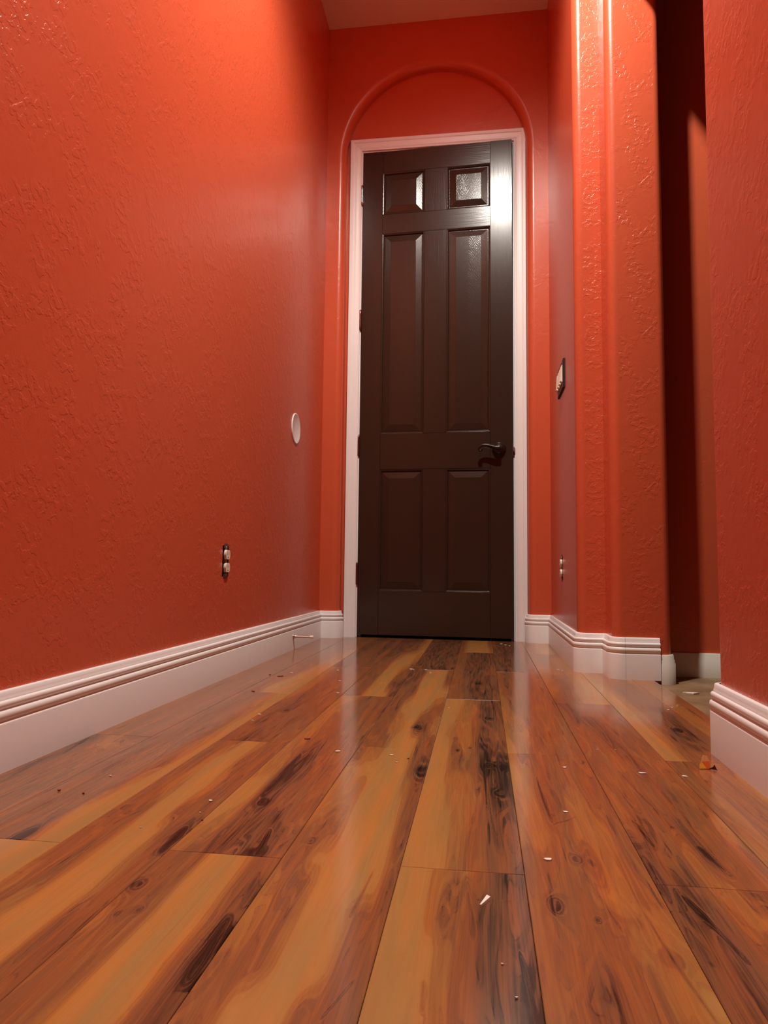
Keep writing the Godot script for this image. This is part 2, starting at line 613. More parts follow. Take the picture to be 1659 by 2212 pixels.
func end_wall() -> void:
	var o := structure("wall_back", "end wall with a tall round-arched recess around the dark door", "wall")
	var br := 0.036
	# front face with the arched opening
	var st := new_st()
	var outer := arch(NR + br, 0.0)
	var poly := outer.duplicate()
	poly.append_array(PackedVector2Array([Vector2(XR + 0.01, 0), Vector2(XR + 0.01, HC), Vector2(XL - 0.01, HC), Vector2(XL - 0.01, 0)]))
	polygon(st, poly, func(v: Vector2) -> Vector3: return Vector3(v.x, v.y, ZB), Vector3.BACK)
	obj("plaster", st, M.smooth_wall, o)
	# bullnosed reveal
	st = new_st()
	var prof := []
	for k in 9:
		var a := PI / 2 * k / 8
		prof.append([br - br * sin(a), -br + br * cos(a), Vector2(-sin(a), cos(a))])
	prof[0][2] = Vector2(0, 1)
	prof.append([0.0, ZN - ZB, Vector2(-1, 0)])
	var steps := 40
	var rows := []
	for pr in prof:
		rows.append(arch(NR + pr[0], 0.0, steps))
	for j in prof.size() - 1:
		for i in rows[0].size() - 1:
			var P := []
			var N := []
			for e in [[j, i], [j, i + 1], [j + 1, i + 1], [j + 1, i]]:
				var v: Vector2 = rows[e[0]][e[1]]
				P.append(Vector3(v.x, v.y, ZB + float(prof[e[0]][1])))
				var rad := Vector2(v.x - NCX, maxf(v.y - SPRING, 0.0)).normalized()
				var f: Vector2 = prof[e[0]][2]
				N.append(Vector3(rad.x * f.x, rad.y * f.x, f.y).normalized())
			quad(st, P, N)
	obj("arch_reveal", st, M.smooth_wall, o)
	# the back of the recess with the door's opening
	st = new_st()
	poly = arch(NR + 0.002, 0.0)
	poly.append_array(PackedVector2Array([Vector2(0.163, 0), Vector2(0.163, 2.446), Vector2(-0.610, 2.446), Vector2(-0.610, 0)]))
	polygon(st, poly, func(v: Vector2) -> Vector3: return Vector3(v.x, v.y, ZN), Vector3.BACK)
	obj("recess_back", st, M.smooth_wall, o)
	# far side of the wall, and the unlit space the door leads to
	st = new_st()
	poly = PackedVector2Array([Vector2(0.163, 0), Vector2(0.163, 2.446), Vector2(-0.610, 2.446), Vector2(-0.610, 0), Vector2(XL - 0.1, 0), Vector2(XL - 0.1, HC), Vector2(0.6, HC), Vector2(0.6, 0)])
	polygon(st, poly, func(v: Vector2) -> Vector3: return Vector3(v.x, v.y, ZN - 0.115), Vector3.FORWARD)
	bx(st, Vector3(XL - 0.1, 0, -4.3), Vector3(5.3, HC, -4.2))
	obj("far_side", st, M.smooth_wall, o)

# =====================================================================
# floor
const PITCH := 0.1364
const SEAM0 := -0.0900
const PLANK := 1.030
var nb_warp: PackedByteArray
var nb_fig: PackedByteArray
var nb_fine: PackedByteArray
var nb_line: PackedByteArray

# Tone of the timber: 0 pale gold sapwood ... 5 red-brown heartwood ... 9 black streak.
# Each board: where along the hall (z), then eight tones across it, from its far end to its near end.
const BOARDS := {
	"-5,1": "-1.34 44554545 -1.15 45445655 -0.95 55645545 -0.8 54554645 -0.6 45546545",
	"-5,2": "-2.36 44545454 -2.0 54455545 -1.7 45544554 -1.5 55454645 -1.34 44554545",
	"-5,3": "-3.39 55545455 -2.9 45554554 -2.6 54455545 -2.36 44545454",
	"-4,0": "-0.81 55511000 -0.74 55411000 -0.6 44410001 -0.3 44310011 0.2 44311001",
	"-4,1": "-1.84 45554211 -1.58 55544421 -1.36 55555521 -1.16 56544441 -1.02 55555410 -0.92 55555100 -0.845 55556200 -0.81 55558300",
	"-4,2": "-2.87 55544433 -2.45 44444221 -2.15 44441000 -1.93 44300000 -1.84 45410000",
	"-3,0": "-1.335 44411355 -1.2 44101455 -1.06 44200255 -0.95 55400555 -0.86 44410047 -0.785 44410035 -0.71 34410025 -0.65 44200055 -0.55 44200055 -0.3 34200145",
	"-3,1": "-2.36 34455555 -2.25 34555555 -1.95 33555444 -1.72 45665555 -1.52 56555655 -1.38 55666544 -1.335 56666545",
	"-3,2": "-3.39 56665655 -2.9 66555665 -2.36 66655555",
	"-2,0": "-0.81 44400155 -0.725 54400056 -0.66 35410047 -0.60 44400158 -0.56 44400057 -0.4 44300156 -0.1 34400145 0.2 44300055",
	"-2,1": "-1.84 22344455 -1.6 33455555 -1.4 33555455 -1.27 24675544 -1.16 22786554 -1.03 11775544 -0.93 12566654 -0.87 23667675 -0.81 34664864",
	"-2,2": "-2.87 66665321 -2.72 66531112 -2.5 55510004 -2.28 55400155 -2.03 55510066 -1.84 55510006",
	"-2,3": "-3.4 66666620 -3.1 66665521 -2.87 66655521",
	"-1,0": "-1.335 43300055 -1.26 52200056 -1.19 21000058 -1.12 22300035 -1.02 23300015 -0.90 45410005 -0.82 44110004 -0.76 35500015 -0.70 24400155 -0.65 34400055 -0.60 44400055 -0.55 44000555 -0.3 44001555",
	"-1,1": "-2.36 66610005 -2.12 66500006 -1.93 55600000 -1.72 56100045 -1.5 55320862 -1.39 55410055 -1.335 54410055",
	"-1,2": "-3.39 66767766 -3.0 67776666 -2.7 67766776 -2.36 66777766",
	"0,0": "-0.81 00233566 -0.70 00355666 -0.64 00035667 -0.565 10135668 -0.4 10134567 -0.1 00135567 0.2 10234566",
	"0,1": "-1.84 00134667 -1.72 00233776 -1.45 02325655 -1.32 00534877 -1.22 01444878 -1.07 00223577 -0.92 00134565 -0.81 00034556",
	"0,2": "-2.87 55677776 -2.65 55677776 -2.35 45667665 -1.98 45577666 -1.84 45567765",
	"0,3": "-3.4 52000004 -3.15 52000004 -2.87 52000003",
	"1,0": "-1.335 25555444 -1.2 12554455 -1.05 22663344 -0.95 33443334 -0.87 44446344 -0.79 44443244 -0.73 45445433 -0.68 44454332 -0.635 44564432 -0.60 45664431 -0.55 44564442 -0.3 44554432",
	"1,1": "-2.36 45544444 -2.1 46444544 -1.76 34445445 -1.48 23355444 -1.335 12444444",
	"1,2": "-3.39 56666655 -2.9 66766655 -2.36 66666655",
	"2,0": "-0.81 66533666 -0.745 77643344 -0.68 66655545 -0.55 66655555 -0.3 66544554 0.2 65544544",
	"2,1": "-1.84 66544555 -1.66 56665455 -1.45 44566555 -1.26 54446544 -1.11 44555644 -0.99 47556443 -0.895 75537544 -0.81 66633445",
	"2,2": "-2.87 44444444 -2.6 44443333 -2.4 33334322 -2.1 33554211 -1.84 45552111",
	"3,0": "-1.335 55544444 -1.2 44454344 -1.05 43444344 -0.9 34434343 -0.7 33343334 -0.3 43443334",
	"3,1": "-2.36 12344443 -2.2 12344443 -2.0 11455444 -1.75 11244675 -1.53 11357765 -1.36 11455555",
	"3,2": "-2.9 12344444 -2.36 12344443",
	"4,1": "-1.84 33443333 -1.3 34333433",
	"4,2": "-2.36 33343433 -1.84 33443333",
}
# knots: [across, z, size]
const KNOTS := {
	"-3,1": [[0.37, -1.62, 0.8]], "-4,1": [[0.60, -0.83, 1.0]], "-2,0": [[0.06, -0.72, 0.8], [0.12, -0.66, 0.45], [0.25, -0.67, 0.4]],
	"-1,0": [[0.14, -0.875, 0.6], [0.08, -1.25, 0.4]], "-1,1": [[0.62, -1.50, 0.6]],
	"0,1": [[0.78, -1.24, 0.8], [0.93, -1.23, 0.9], [0.85, -1.09, 0.8], [0.27, -1.42, 0.5], [0.80, -1.62, 0.8], [0.34, -1.33, 0.4], [0.50, -1.35, 0.4]],
	"1,0": [[0.44, -0.873, 0.7], [0.19, -0.755, 0.8], [0.855, -0.67, 0.9], [0.46, -0.73, 0.4]],
	"-2,1": [[0.80, -0.82, 0.8], [0.41, -0.99, 0.7]], "3,1": [[0.65, -1.58, 0.8]], "0,2": [[0.6, -2.1, 0.8]], "-3,0": [[0.10, -0.95, 0.5], [0.2, -0.93, 0.4]],
}
# thin dark streaks: [across, z, across, z, half-width across, tone added]
const STREAKS := {
	"-1,0": [[0.79, -0.81, 0.74, -0.69, 0.012, 3.0], [0.93, -0.60, 0.80, -0.54, 0.012, 1.5]],
	"1,0": [[0.30, -1.20, 0.34, -0.98, 0.012, 2.5], [0.34, -0.98, 0.60, -1.02, 0.014, 2.0], [0.80, -0.76, 0.93, -0.56, 0.010, 2.5], [0.44, -0.86, 0.62, -0.70, 0.012, 1.5]],
	"0,0": [[0.55, -0.80, 0.62, -0.66, 0.018, 1.5], [0.32, -0.60, 0.34, -0.55, 0.016, 2.5], [0.90, -0.66, 0.97, -0.54, 0.012, 2.0]],
	"2,1": [[0.10, -1.02, 0.18, -0.90, 0.02, 2.0], [0.56, -0.93, 0.66, -0.83, 0.03, 2.2], [0.30, -1.25, 0.42, -1.05, 0.012, 1.6]],
	"-3,0": [[0.97, -0.80, 0.92, -0.90, 0.03, 3.0], [0.30, -0.95, 0.22, -0.88, 0.015, 2.0]],
	"-2,0": [[0.93, -0.68, 0.97, -0.55, 0.025, 2.5], [0.62, -0.74, 0.60, -0.60, 0.008, 1.5]],
	"-2,1": [[0.30, -1.28, 0.36, -1.00, 0.03, 2.0], [0.72, -0.90, 0.78, -0.82, 0.02, 2.0]],
	"0,1": [[0.69, -1.24, 0.72, -1.00, 0.012, 2.5], [0.60, -1.00, 0.52, -0.84, 0.010, 1.5]],
	"2,0": [[0.15, -0.80, 0.30, -0.66, 0.02, 1.8]],
}

func ramp(t: float) -> Color:
	var k := [[0.0, rgb8(175, 126, 72)], [2.0, rgb8(166, 111, 60)], [3.2, rgb8(154, 100, 57)], [4.4, rgb8(139, 87, 54)], [5.6, rgb8(124, 80, 55)], [6.8, rgb8(95, 64, 47)], [8.0, rgb8(60, 43, 34)], [9.4, rgb8(34, 26, 21)]]
	for i in k.size() - 1:
		if t <= k[i + 1][0]:
			return Color(k[i][1]).lerp(k[i + 1][1], clampf((t - k[i][0]) / (k[i + 1][0] - k[i][0]), 0, 1))
	return k[-1][1]

var ramp_table: PackedByteArray

func timber(key: String, zf: float, w: int, h: int) -> ImageTexture:
	var words: PackedStringArray = String(BOARDS[key]).split(" ")
	var g := PackedFloat32Array()
	var gz := PackedFloat32Array()
	for i in range(0, words.size(), 2):
		gz.append(float(words[i]))
		for c in 8:
			g.append(float(words[i + 1][c]))
	var rows := gz.size()
	var knots: Array = KNOTS.get(key, [])
	var streaks: Array = STREAKS.get(key, [])
	var sd := absi(hash(key))
	var ox := sd % 512
	var oy := (sd / 512) % 1024
	var out := PackedByteArray()
	out.resize(w * h * 3)
	for y in h:
		var v := (y + 0.5) / h
		var zy := zf + v * PLANK
		var ny := (int(v * 1024.0) + oy) & 1023
		for x in w:
			var u := (x + 0.5) / w
			var ni := (ny << 9) + ((int(u * 300.0) + ox) & 511)
			var a := nb_warp[ni] / 127.5 - 1.0
			var b := nb_fig[ni] / 127.5 - 1.0
			var uu := clampf((u + a * 0.035 + b * 0.012) * 8.0 - 0.5, 0.0, 6.999)
			var zz := zy + b * 0.015
			var j0 := 0
			while j0 < rows - 2 and zz > gz[j0 + 1]:
				j0 += 1
			var fv := clampf((zz - gz[j0]) / (gz[j0 + 1] - gz[j0]), 0.0, 1.0)
			var i0 := int(uu)
			var fu := uu - i0
			fu = fu * fu * (3.0 - 2.0 * fu)
			var p := j0 * 8 + i0
			var f := lerpf(lerpf(g[p], g[p + 1], fu), lerpf(g[p + 8], g[p + 9], fu), fv)
			for kn in knots:
				var dx: float = (u - kn[0]) / (0.075 * kn[2])
				var dy: float = (zy - kn[1]) / (0.019 * kn[2])
				var d2 := dx * dx + dy * dy + a * 1.2
				if d2 < 6.0:
					f += exp(-maxf(d2, 0.0) * 0.8) * 2.4
			for sk in streaks:
				var k: float = (zy - sk[1]) / (sk[3] - sk[1])
				if k > 0.0 and k < 1.0:
					var du: float = (u + a * 0.02 - lerpf(sk[0], sk[2], k)) / sk[4]
					if absf(du) < 2.5:
						f += sk[5] * exp(-du * du) * minf(1.0, 6.0 * minf(k, 1.0 - k))
			var ln := nb_line[ni] / 127.5 - 1.0
			# heartwood bands meet along crisp edges
			var t := 0.7 + 2.2 * clampf((f - 1.55) * 5.0 + ln * 0.4, 0.0, 1.0) + 1.6 * clampf((f - 3.55) * 4.0 + ln * 0.4, 0.0, 1.0) + 1.3 * clampf((f - 5.40) * 4.0 + ln * 0.4, 0.0, 1.0) + 1.9 * clampf((f - 7.0) * 5.0, 0.0, 1.0)
			t = t * 0.52 + f * 0.48
			# growth lines following the figure
			var ph := f * 1.7 + a * 2.6 + u * 2.4 + b * 1.2
			var s := absf(ph - floorf(ph) - 0.5) * 2.0
			var line := clampf((s - 0.82) * 5.5, 0.0, 1.0)
			t += line * clampf(t * 0.34, 0.30, 1.2) * clampf(0.75 + 1.0 * ln, 0.0, 1.5)
			t += sin(ph * PI) * (0.12 + 0.10 * t) * clampf(0.8 + ln, 0.2, 1.4)
			var nf := (ny << 9) + ((int((u + a * 0.07) * 420.0) + ox) & 511)
			t += (nb_fine[nf] / 127.5 - 1.0) * (0.40 + 0.10 * t)
			var e1 := (f - 1.60) * 7.0
			var e2 := (f - 3.62) * 7.0
			t += (0.7 * exp(-e1 * e1) + 0.8 * exp(-e2 * e2)) * clampf(0.5 + 1.2 * ln, 0.0, 1.2)
			t += clampf((ln - 0.50) * 4.0, 0.0, 1.0) * clampf((t - 3.2) * 0.7, 0.0, 1.5)
			var ti := clampi(int(t * 25.0), 0, 255) * 3
			var q := (y * w + x) * 3
			var hue := 1.0 + 0.07 * b
			out[q] = mini(int(ramp_table[ti] * (2.0 - hue)), 255)
			out[q + 1] = ramp_table[ti + 1]
			out[q + 2] = mini(int(ramp_table[ti + 2] * hue), 255)
	return ImageTexture.create_from_image(Image.create_from_data(w, h, false, Image.FORMAT_RGB8, out))

func board_far(key: String) -> float:
	return float(String(BOARDS[key]).split(" ")[0])

func plank_mesh(w: float, l: float, u0: float, u1: float, v0: float, v1: float) -> ArrayMesh:
	var st := new_st()
	var c := 0.0007
	var hx := w / 2 - 0.00025
	var hz := l / 2 - 0.00025
	var ys := -0.0007
	var T := [Vector3(-hx + c, 0, -hz + c), Vector3(hx - c, 0, -hz + c), Vector3(hx - c, 0, hz - c), Vector3(-hx + c, 0, hz - c)]
	var B := [Vector3(-hx, ys, -hz), Vector3(hx, ys, -hz), Vector3(hx, ys, hz), Vector3(-hx, ys, hz)]
	var D := [Vector3(-hx, -0.0118, -hz), Vector3(hx, -0.0118, -hz), Vector3(hx, -0.0118, hz), Vector3(-hx, -0.0118, hz)]
	var uv := [Vector2(u0, v0), Vector2(u1, v0), Vector2(u1, v1), Vector2(u0, v1)]
	quad(st, T, [Vector3.UP, Vector3.UP, Vector3.UP, Vector3.UP], uv)
	var dirs := [Vector3.FORWARD, Vector3.RIGHT, Vector3.BACK, Vector3.LEFT]
	for i in 4:
		var j := (i + 1) % 4
		var n: Vector3 = (dirs[i] + Vector3.UP).normalized()
		quad(st, [T[i], T[j], B[j], B[i]], [n, n, n, n], [uv[i], uv[j], uv[j], uv[i]])
		var m: Vector3 = dirs[i]
		quad(st, [B[i], B[j], D[j], D[i]], [m, m, m, m], [uv[i], uv[j], uv[j], uv[i]])
	return st.commit()

func floor_planks() -> void:
	nb_warp = noise_bytes(3, 0.011, 512, 128, 512, 1024, 2)
	nb_fig = noise_bytes(5, 0.014, 512, 192, 512, 1024, 2)
	nb_fine = noise_bytes(7, 0.11, 512, 64, 512, 1024, 2)
	nb_line = noise_bytes(9, 0.035, 512, 128, 512, 1024, 3)
	ramp_table.resize(256 * 3)
	for i in 256:
		var c := ramp(i / 25.0)
		ramp_table[i * 3] = int(c.r * 255)
		ramp_table[i * 3 + 1] = int(c.g * 255)
		ramp_table[i * 3 + 2] = int(c.b * 255)
	var dust := noise_bytes(13, 0.012, 512, 512, 512, 512, 4)
	for i in dust.size():
		dust[i] = clampi(50 + (dust[i] - 128) / 8, 30, 90)
	var dust_tex := bytes_texture(dust, 512, 512)
	var o := structure("floor", "glossy figured wood plank floor running to the door", "floor")
	var st := new_st()
	bx(st, Vector3(XL - 0.11, -0.1, -4.3), Vector3(5.3, -0.012, ZFRONT + 0.1))
	var slab := obj("concrete_slab", st, M.concrete, o)
	slab.set_meta("label", "bare brown concrete where the planks stop")
	var mats := {}
	var meshes := {}
	for row in range(-5, 5):
		var x0 := SEAM0 + PITCH * row
		var x1 := x0 + PITCH
		var u0 := 0.0
		var u1 := 1.0
		if row == -5:
			u0 = (XL + 0.003 - x0) / PITCH
			x0 = XL + 0.003
		if row == 4:
			x1 = 0.5205
			u1 = (x1 - x0) / PITCH
		var first := 0.22 if row % 2 == 0 else 0.735      # near end of segment 0
		for seg in range(-3, 5):
			var zn := first - PLANK * seg
			var zf := zn - PLANK
			if zf > ZFRONT or zn < -3.5:
				continue
			var z0 := maxf(zf, -3.46)
			var z1 := minf(zn, ZFRONT - 0.005)
			if row >= 3 and row != 3:
				z1 = minf(z1, -1.30 if seg >= 1 else -5.0)
				z0 = maxf(z0, -2.30)
			if row == 3:
				z0 = maxf(z0, -2.44)
			if z1 - z0 < 0.02:
				continue
			var s: int = seg
			if row % 2 != 0:
				s = seg - 1      # odd rows: segment 0 ends at -1.335
			var key := "%d,%d" % [row, s]
			var own := BOARDS.has(key)
			if not own:
				var near := ["-3,0", "-1,0", "1,0", "2,0", "0,0", "3,0", "-2,0"]
				key = near[absi(row * 3 + seg * 5) % near.size()]
			if not mats.has(key):
				var res := [96, 512]
				if zn > -1.0:
					res = [256, 1088] if row % 2 != 0 else [224, 1024]
				elif zn > -1.6:
					res = [176, 896]
				var m := mat(Color.WHITE, 1.0, 0.5)
				m.albedo_texture = timber(key, zf if own else board_far(key), res[0], res[1])
				m.texture_repeat = false
				m.roughness = 0.145
				mats[key] = m
			var v0 := (z0 - zf) / PLANK
			var v1 := (z1 - zf) / PLANK
			var mk := "%.4f %.4f %.4f %.4f" % [x1 - x0, z1 - z0, v0, u0]
			if not meshes.has(mk):
				meshes[mk] = plank_mesh(x1 - x0, z1 - z0, u0, u1, v0, v1)
			var b := obj("plank", meshes[mk], mats[key], o)
			b.position = Vector3((x0 + x1) / 2, 0, (z0 + z1) / 2)

# =====================================================================
# baseboards
func base_profile() -> Array:
	return [Vector2(0, 0.1275), Vector2(0.0060, 0.1275), Vector2(0.0076, 0.1259), Vector2(0.0080, 0.1196), Vector2(0.0092, 0.1160), Vector2(0.0098, 0.1141), Vector2(0.0098, 0.1126), Vector2(0.0125, 0.1118), Vector2(0.0142, 0.1095), Vector2(0.0145, 0.1066), Vector2(0.0138, 0.1034), Vector2(0.0115, 0.1008), Vector2(0.0100, 0.0992), Vector2(0.0100, 0.0980), Vector2(0.0135, 0.0971), Vector2(0.0158, 0.0951), Vector2(0.0168, 0.0914), Vector2(0.0166, 0.0877), Vector2(0.0150, 0.0841), Vector2(0.0125, 0.0814), Vector2(0.0118, 0.0793), Vector2(0.0145, 0.0787), Vector2(0.0156, 0.0777), Vector2(0.0160, 0.0760), Vector2(0.0160, 0.0000), Vector2(0, 0.0000)]

func room_profile() -> Array:
	return [Vector2(0, 0.078), Vector2(0.006, 0.078), Vector2(0.008, 0.075), Vector2(0.0085, 0.066), Vector2(0.0105, 0.063), Vector2(0.0105, 0.057), Vector2(0.0125, 0.054), Vector2(0.0125, 0.0), Vector2(0, 0)]

func piece(parent: Node, called: String, p: PackedVector2Array, side: float, prof: Array, m: Material, y := 0.0) -> void:
	var st := new_st()
	sweep(st, p, side, prof, y)
	obj(called, st, m, parent)

# a rounded corner piece: its arc with a short straight run at each end
func lengthened(p: PackedVector2Array, d0: Vector2, d1: Vector2, run := 0.004) -> PackedVector2Array:
	var out := PackedVector2Array([p[0] - d0 * run])
	out.append_array(p)
	out.append(p[-1] + d1 * run)
	return out

func baseboards() -> void:
	var pr := base_profile()
	var o := structure("baseboard_left", "white moulded baseboard along the long left wall", "baseboard")
	piece(o, "board", PackedVector2Array([Vector2(XL, ZFRONT), Vector2(XL, ZB)]), 1.0, pr, M.white)
	# end wall: two short boards turning into the recess
	o = structure("baseboard_back", "short white moulded baseboards flanking the door recess", "baseboard")
	var run := 0.004
	var lft := rounded([Vector2(XL, ZB), Vector2(NCX - NR, ZB), Vector2(NCX - NR, ZN)], [0, 0.036, 0])
	piece(o, "board", PackedVector2Array([Vector2(XL, ZB), lft[1] - Vector2(run, 0)]), 1.0, pr, M.white)
	piece(o, "corner_piece", lengthened(lft.slice(1, 10), Vector2(1, 0), Vector2(0, -1)), 1.0, pr, M.white)
	var rgt := rounded([Vector2(XR, ZB), Vector2(NCX + NR, ZB), Vector2(NCX + NR, ZN)], [0, 0.036, 0])
	piece(o, "board", PackedVector2Array([Vector2(XR, ZB), rgt[1] + Vector2(run, 0)]), -1.0, pr, M.white)
	piece(o, "corner_piece", lengthened(rgt.slice(1, 10), Vector2(-1, 0), Vector2(0, -1)), -1.0, pr, M.white)
	# right wall and stepped jamb
	o = structure("baseboard_right", "white moulded baseboard stepping round the jamb of the opening", "baseboard")
	var j := jamb_path()
	# indices: 0 start, 1..9 first bullnose, 10 inner corner, 11..19 second bullnose, 20..28 third, 29 end
	piece(o, "board", PackedVector2Array([Vector2(XR, ZB), j[1] - Vector2(0, run)]), 1.0, pr, M.white)
	piece(o, "corner_piece", lengthened(j.slice(1, 10), Vector2(0, 1), Vector2(1, 0)), 1.0, pr, M.white)
	piece(o, "board", PackedVector2Array([j[9] + Vector2(run, 0), j[10], j[11] - Vector2(0, run)]), 1.0, pr, M.white)
	piece(o, "corner_piece", lengthened(j.slice(11, 20), Vector2(0, 1), Vector2(1, 0)), 1.0, pr, M.white)
	piece(o, "board", PackedVector2Array([j[19] + Vector2(run + 0.0006, 0), Vector2(0.540, -2.2819)]), 1.0, pr, M.white)
	var rp := room_profile()
	o = structure("baseboard_room", "low white baseboard in the dark side room", "baseboard")
	piece(o, "corner_piece", rounded([Vector2(0.5415, -2.2819), Vector2(0.578, -2.2819), Vector2(0.578, -2.46)], [0, 0.024, 0]), 1.0, rp.map(func(v: Vector2) -> Vector2: return Vector2(v.x * 1.1, v.y * 1.14)), M.room_white, -0.012)
	piece(o, "board", PackedVector2Array([Vector2(0.578, -2.46), Vector2(5.2, -2.46)]), 1.0, rp, M.room_white, -0.012)
	# near wall, wrapping its end
	o = structure("baseboard_near", "white moulded baseboard wrapping the near wall end", "baseboard")
	var n := rounded([Vector2(XN, ZFRONT), Vector2(XN, -1.392), Vector2(0.578, -1.392)], [0, 0.006, 0], 4)
	piece(o, "board", n, -1.0, pr, M.white)

# =====================================================================
# door casing and jamb
const CL := -0.6586
const CR := 0.2116
const CT := 2.496
func door_trim() -> void:
	var o := structure("trim_1", "white moulded casing framing the dark door", "door frame")
	# casing profile across its width, outer edge to inner edge: (distance in, thickness)
	var prof := [Vector2(0, 0), Vector2(0, 0.0165), Vector2(0.002, 0.0180), Vector2(0.014, 0.0180), Vector2(0.0165, 0.0168), Vector2(0.019, 0.0150), Vector2(0.024, 0.0142), Vector2(0.034, 0.0135), Vector2(0.043, 0.0120), Vector2(0.049, 0.0095), Vector2(0.0515, 0.0098), Vector2(0.0545, 0.0100), Vector2(0.0565, 0.0090), Vector2(0.0570, 0.0070), Vector2(0.0570, 0.0)]
	var A := Vector2(CL, 0)
	var B := Vector2(CL, CT)
	var C := Vector2(CR, CT)
	var D := Vector2(CR, 0)
	var legs := [[A, B, Vector2(1, 0), Vector2(1, -1)], [B, C, Vector2(1, -1), Vector2(-1, -1)], [C, D, Vector2(-1, -1), Vector2(-1, 0)]]
	for k in 3:
		var st := new_st()
		var L: Array = legs[k]
		var inward: Vector2 = [Vector2(1, 0), Vector2(0, -1), Vector2(-1, 0)][k]
		for i in prof.size() - 1:
			var d: Vector2 = (Vector2(prof[i + 1]) - Vector2(prof[i])).normalized()
			var nn := Vector2(-d.y, d.x)
			var n := Vector3(inward.x * nn.x, inward.y * nn.x, nn.y)
			if nn.y < -0.5:
				continue
			var P := []
			for e in [[L[0], L[2], i], [L[1], L[3], i], [L[1], L[3], i + 1], [L[0], L[2], i + 1]]:
				var w: Vector2 = prof[e[2]]
				var v: Vector2 = e[0] + e[1] * w.x
				P.append(Vector3(v.x, v.y, ZN + w.y))
			quad(st, P, [n, n, n, n])
		obj("casing", st, M.white, o)
	# jambs (the lining the door hangs in)
	var jl := CL + 0.057 + 0.005
	var jr := CR - 0.057 - 0.005
	var jt := CT - 0.057 - 0.005
	for b in [[Vector3(jl - 0.018, 0, ZN - 0.115), Vector3(jl, jt + 0.018, ZN + 0.0004)], [Vector3(jr, 0, ZN - 0.115), Vector3(jr + 0.018, jt + 0.018, ZN + 0.0004)], [Vector3(jl, jt, ZN - 0.115), Vector3(jr, jt + 0.018, ZN + 0.0004)]]:
		var st := new_st()
		bx(st, b[0], b[1], 0.001)
		obj("jamb", st, M.white, o)
	# stops
	for b in [[Vector3(jl, 0, ZN - 0.075), Vector3(jl + 0.011, jt, ZN - 0.042)], [Vector3(jr - 0.011, 0, ZN - 0.075), Vector3(jr, jt, ZN - 0.042)], [Vector3(jl + 0.011, jt - 0.011, ZN - 0.075), Vector3(jr - 0.011, jt, ZN - 0.042)]]:
		var st := new_st()
		bx(st, b[0], b[1], 0.001)
		obj("stop_moulding", st, M.white, o)
	var st2 := new_st()
	bx(st2, Vector3(jr - 0.0012, 0.865, ZN - 0.036), Vector3(jr, 0.925, ZN - 0.002), 0.0004)
	bx(st2, Vector3(jr - 0.0012, 0.875, ZN - 0.002), Vector3(jr + 0.004, 0.915, ZN + 0.0012), 0.0004)
	obj("strike_plate", st2, M.hinge, o)

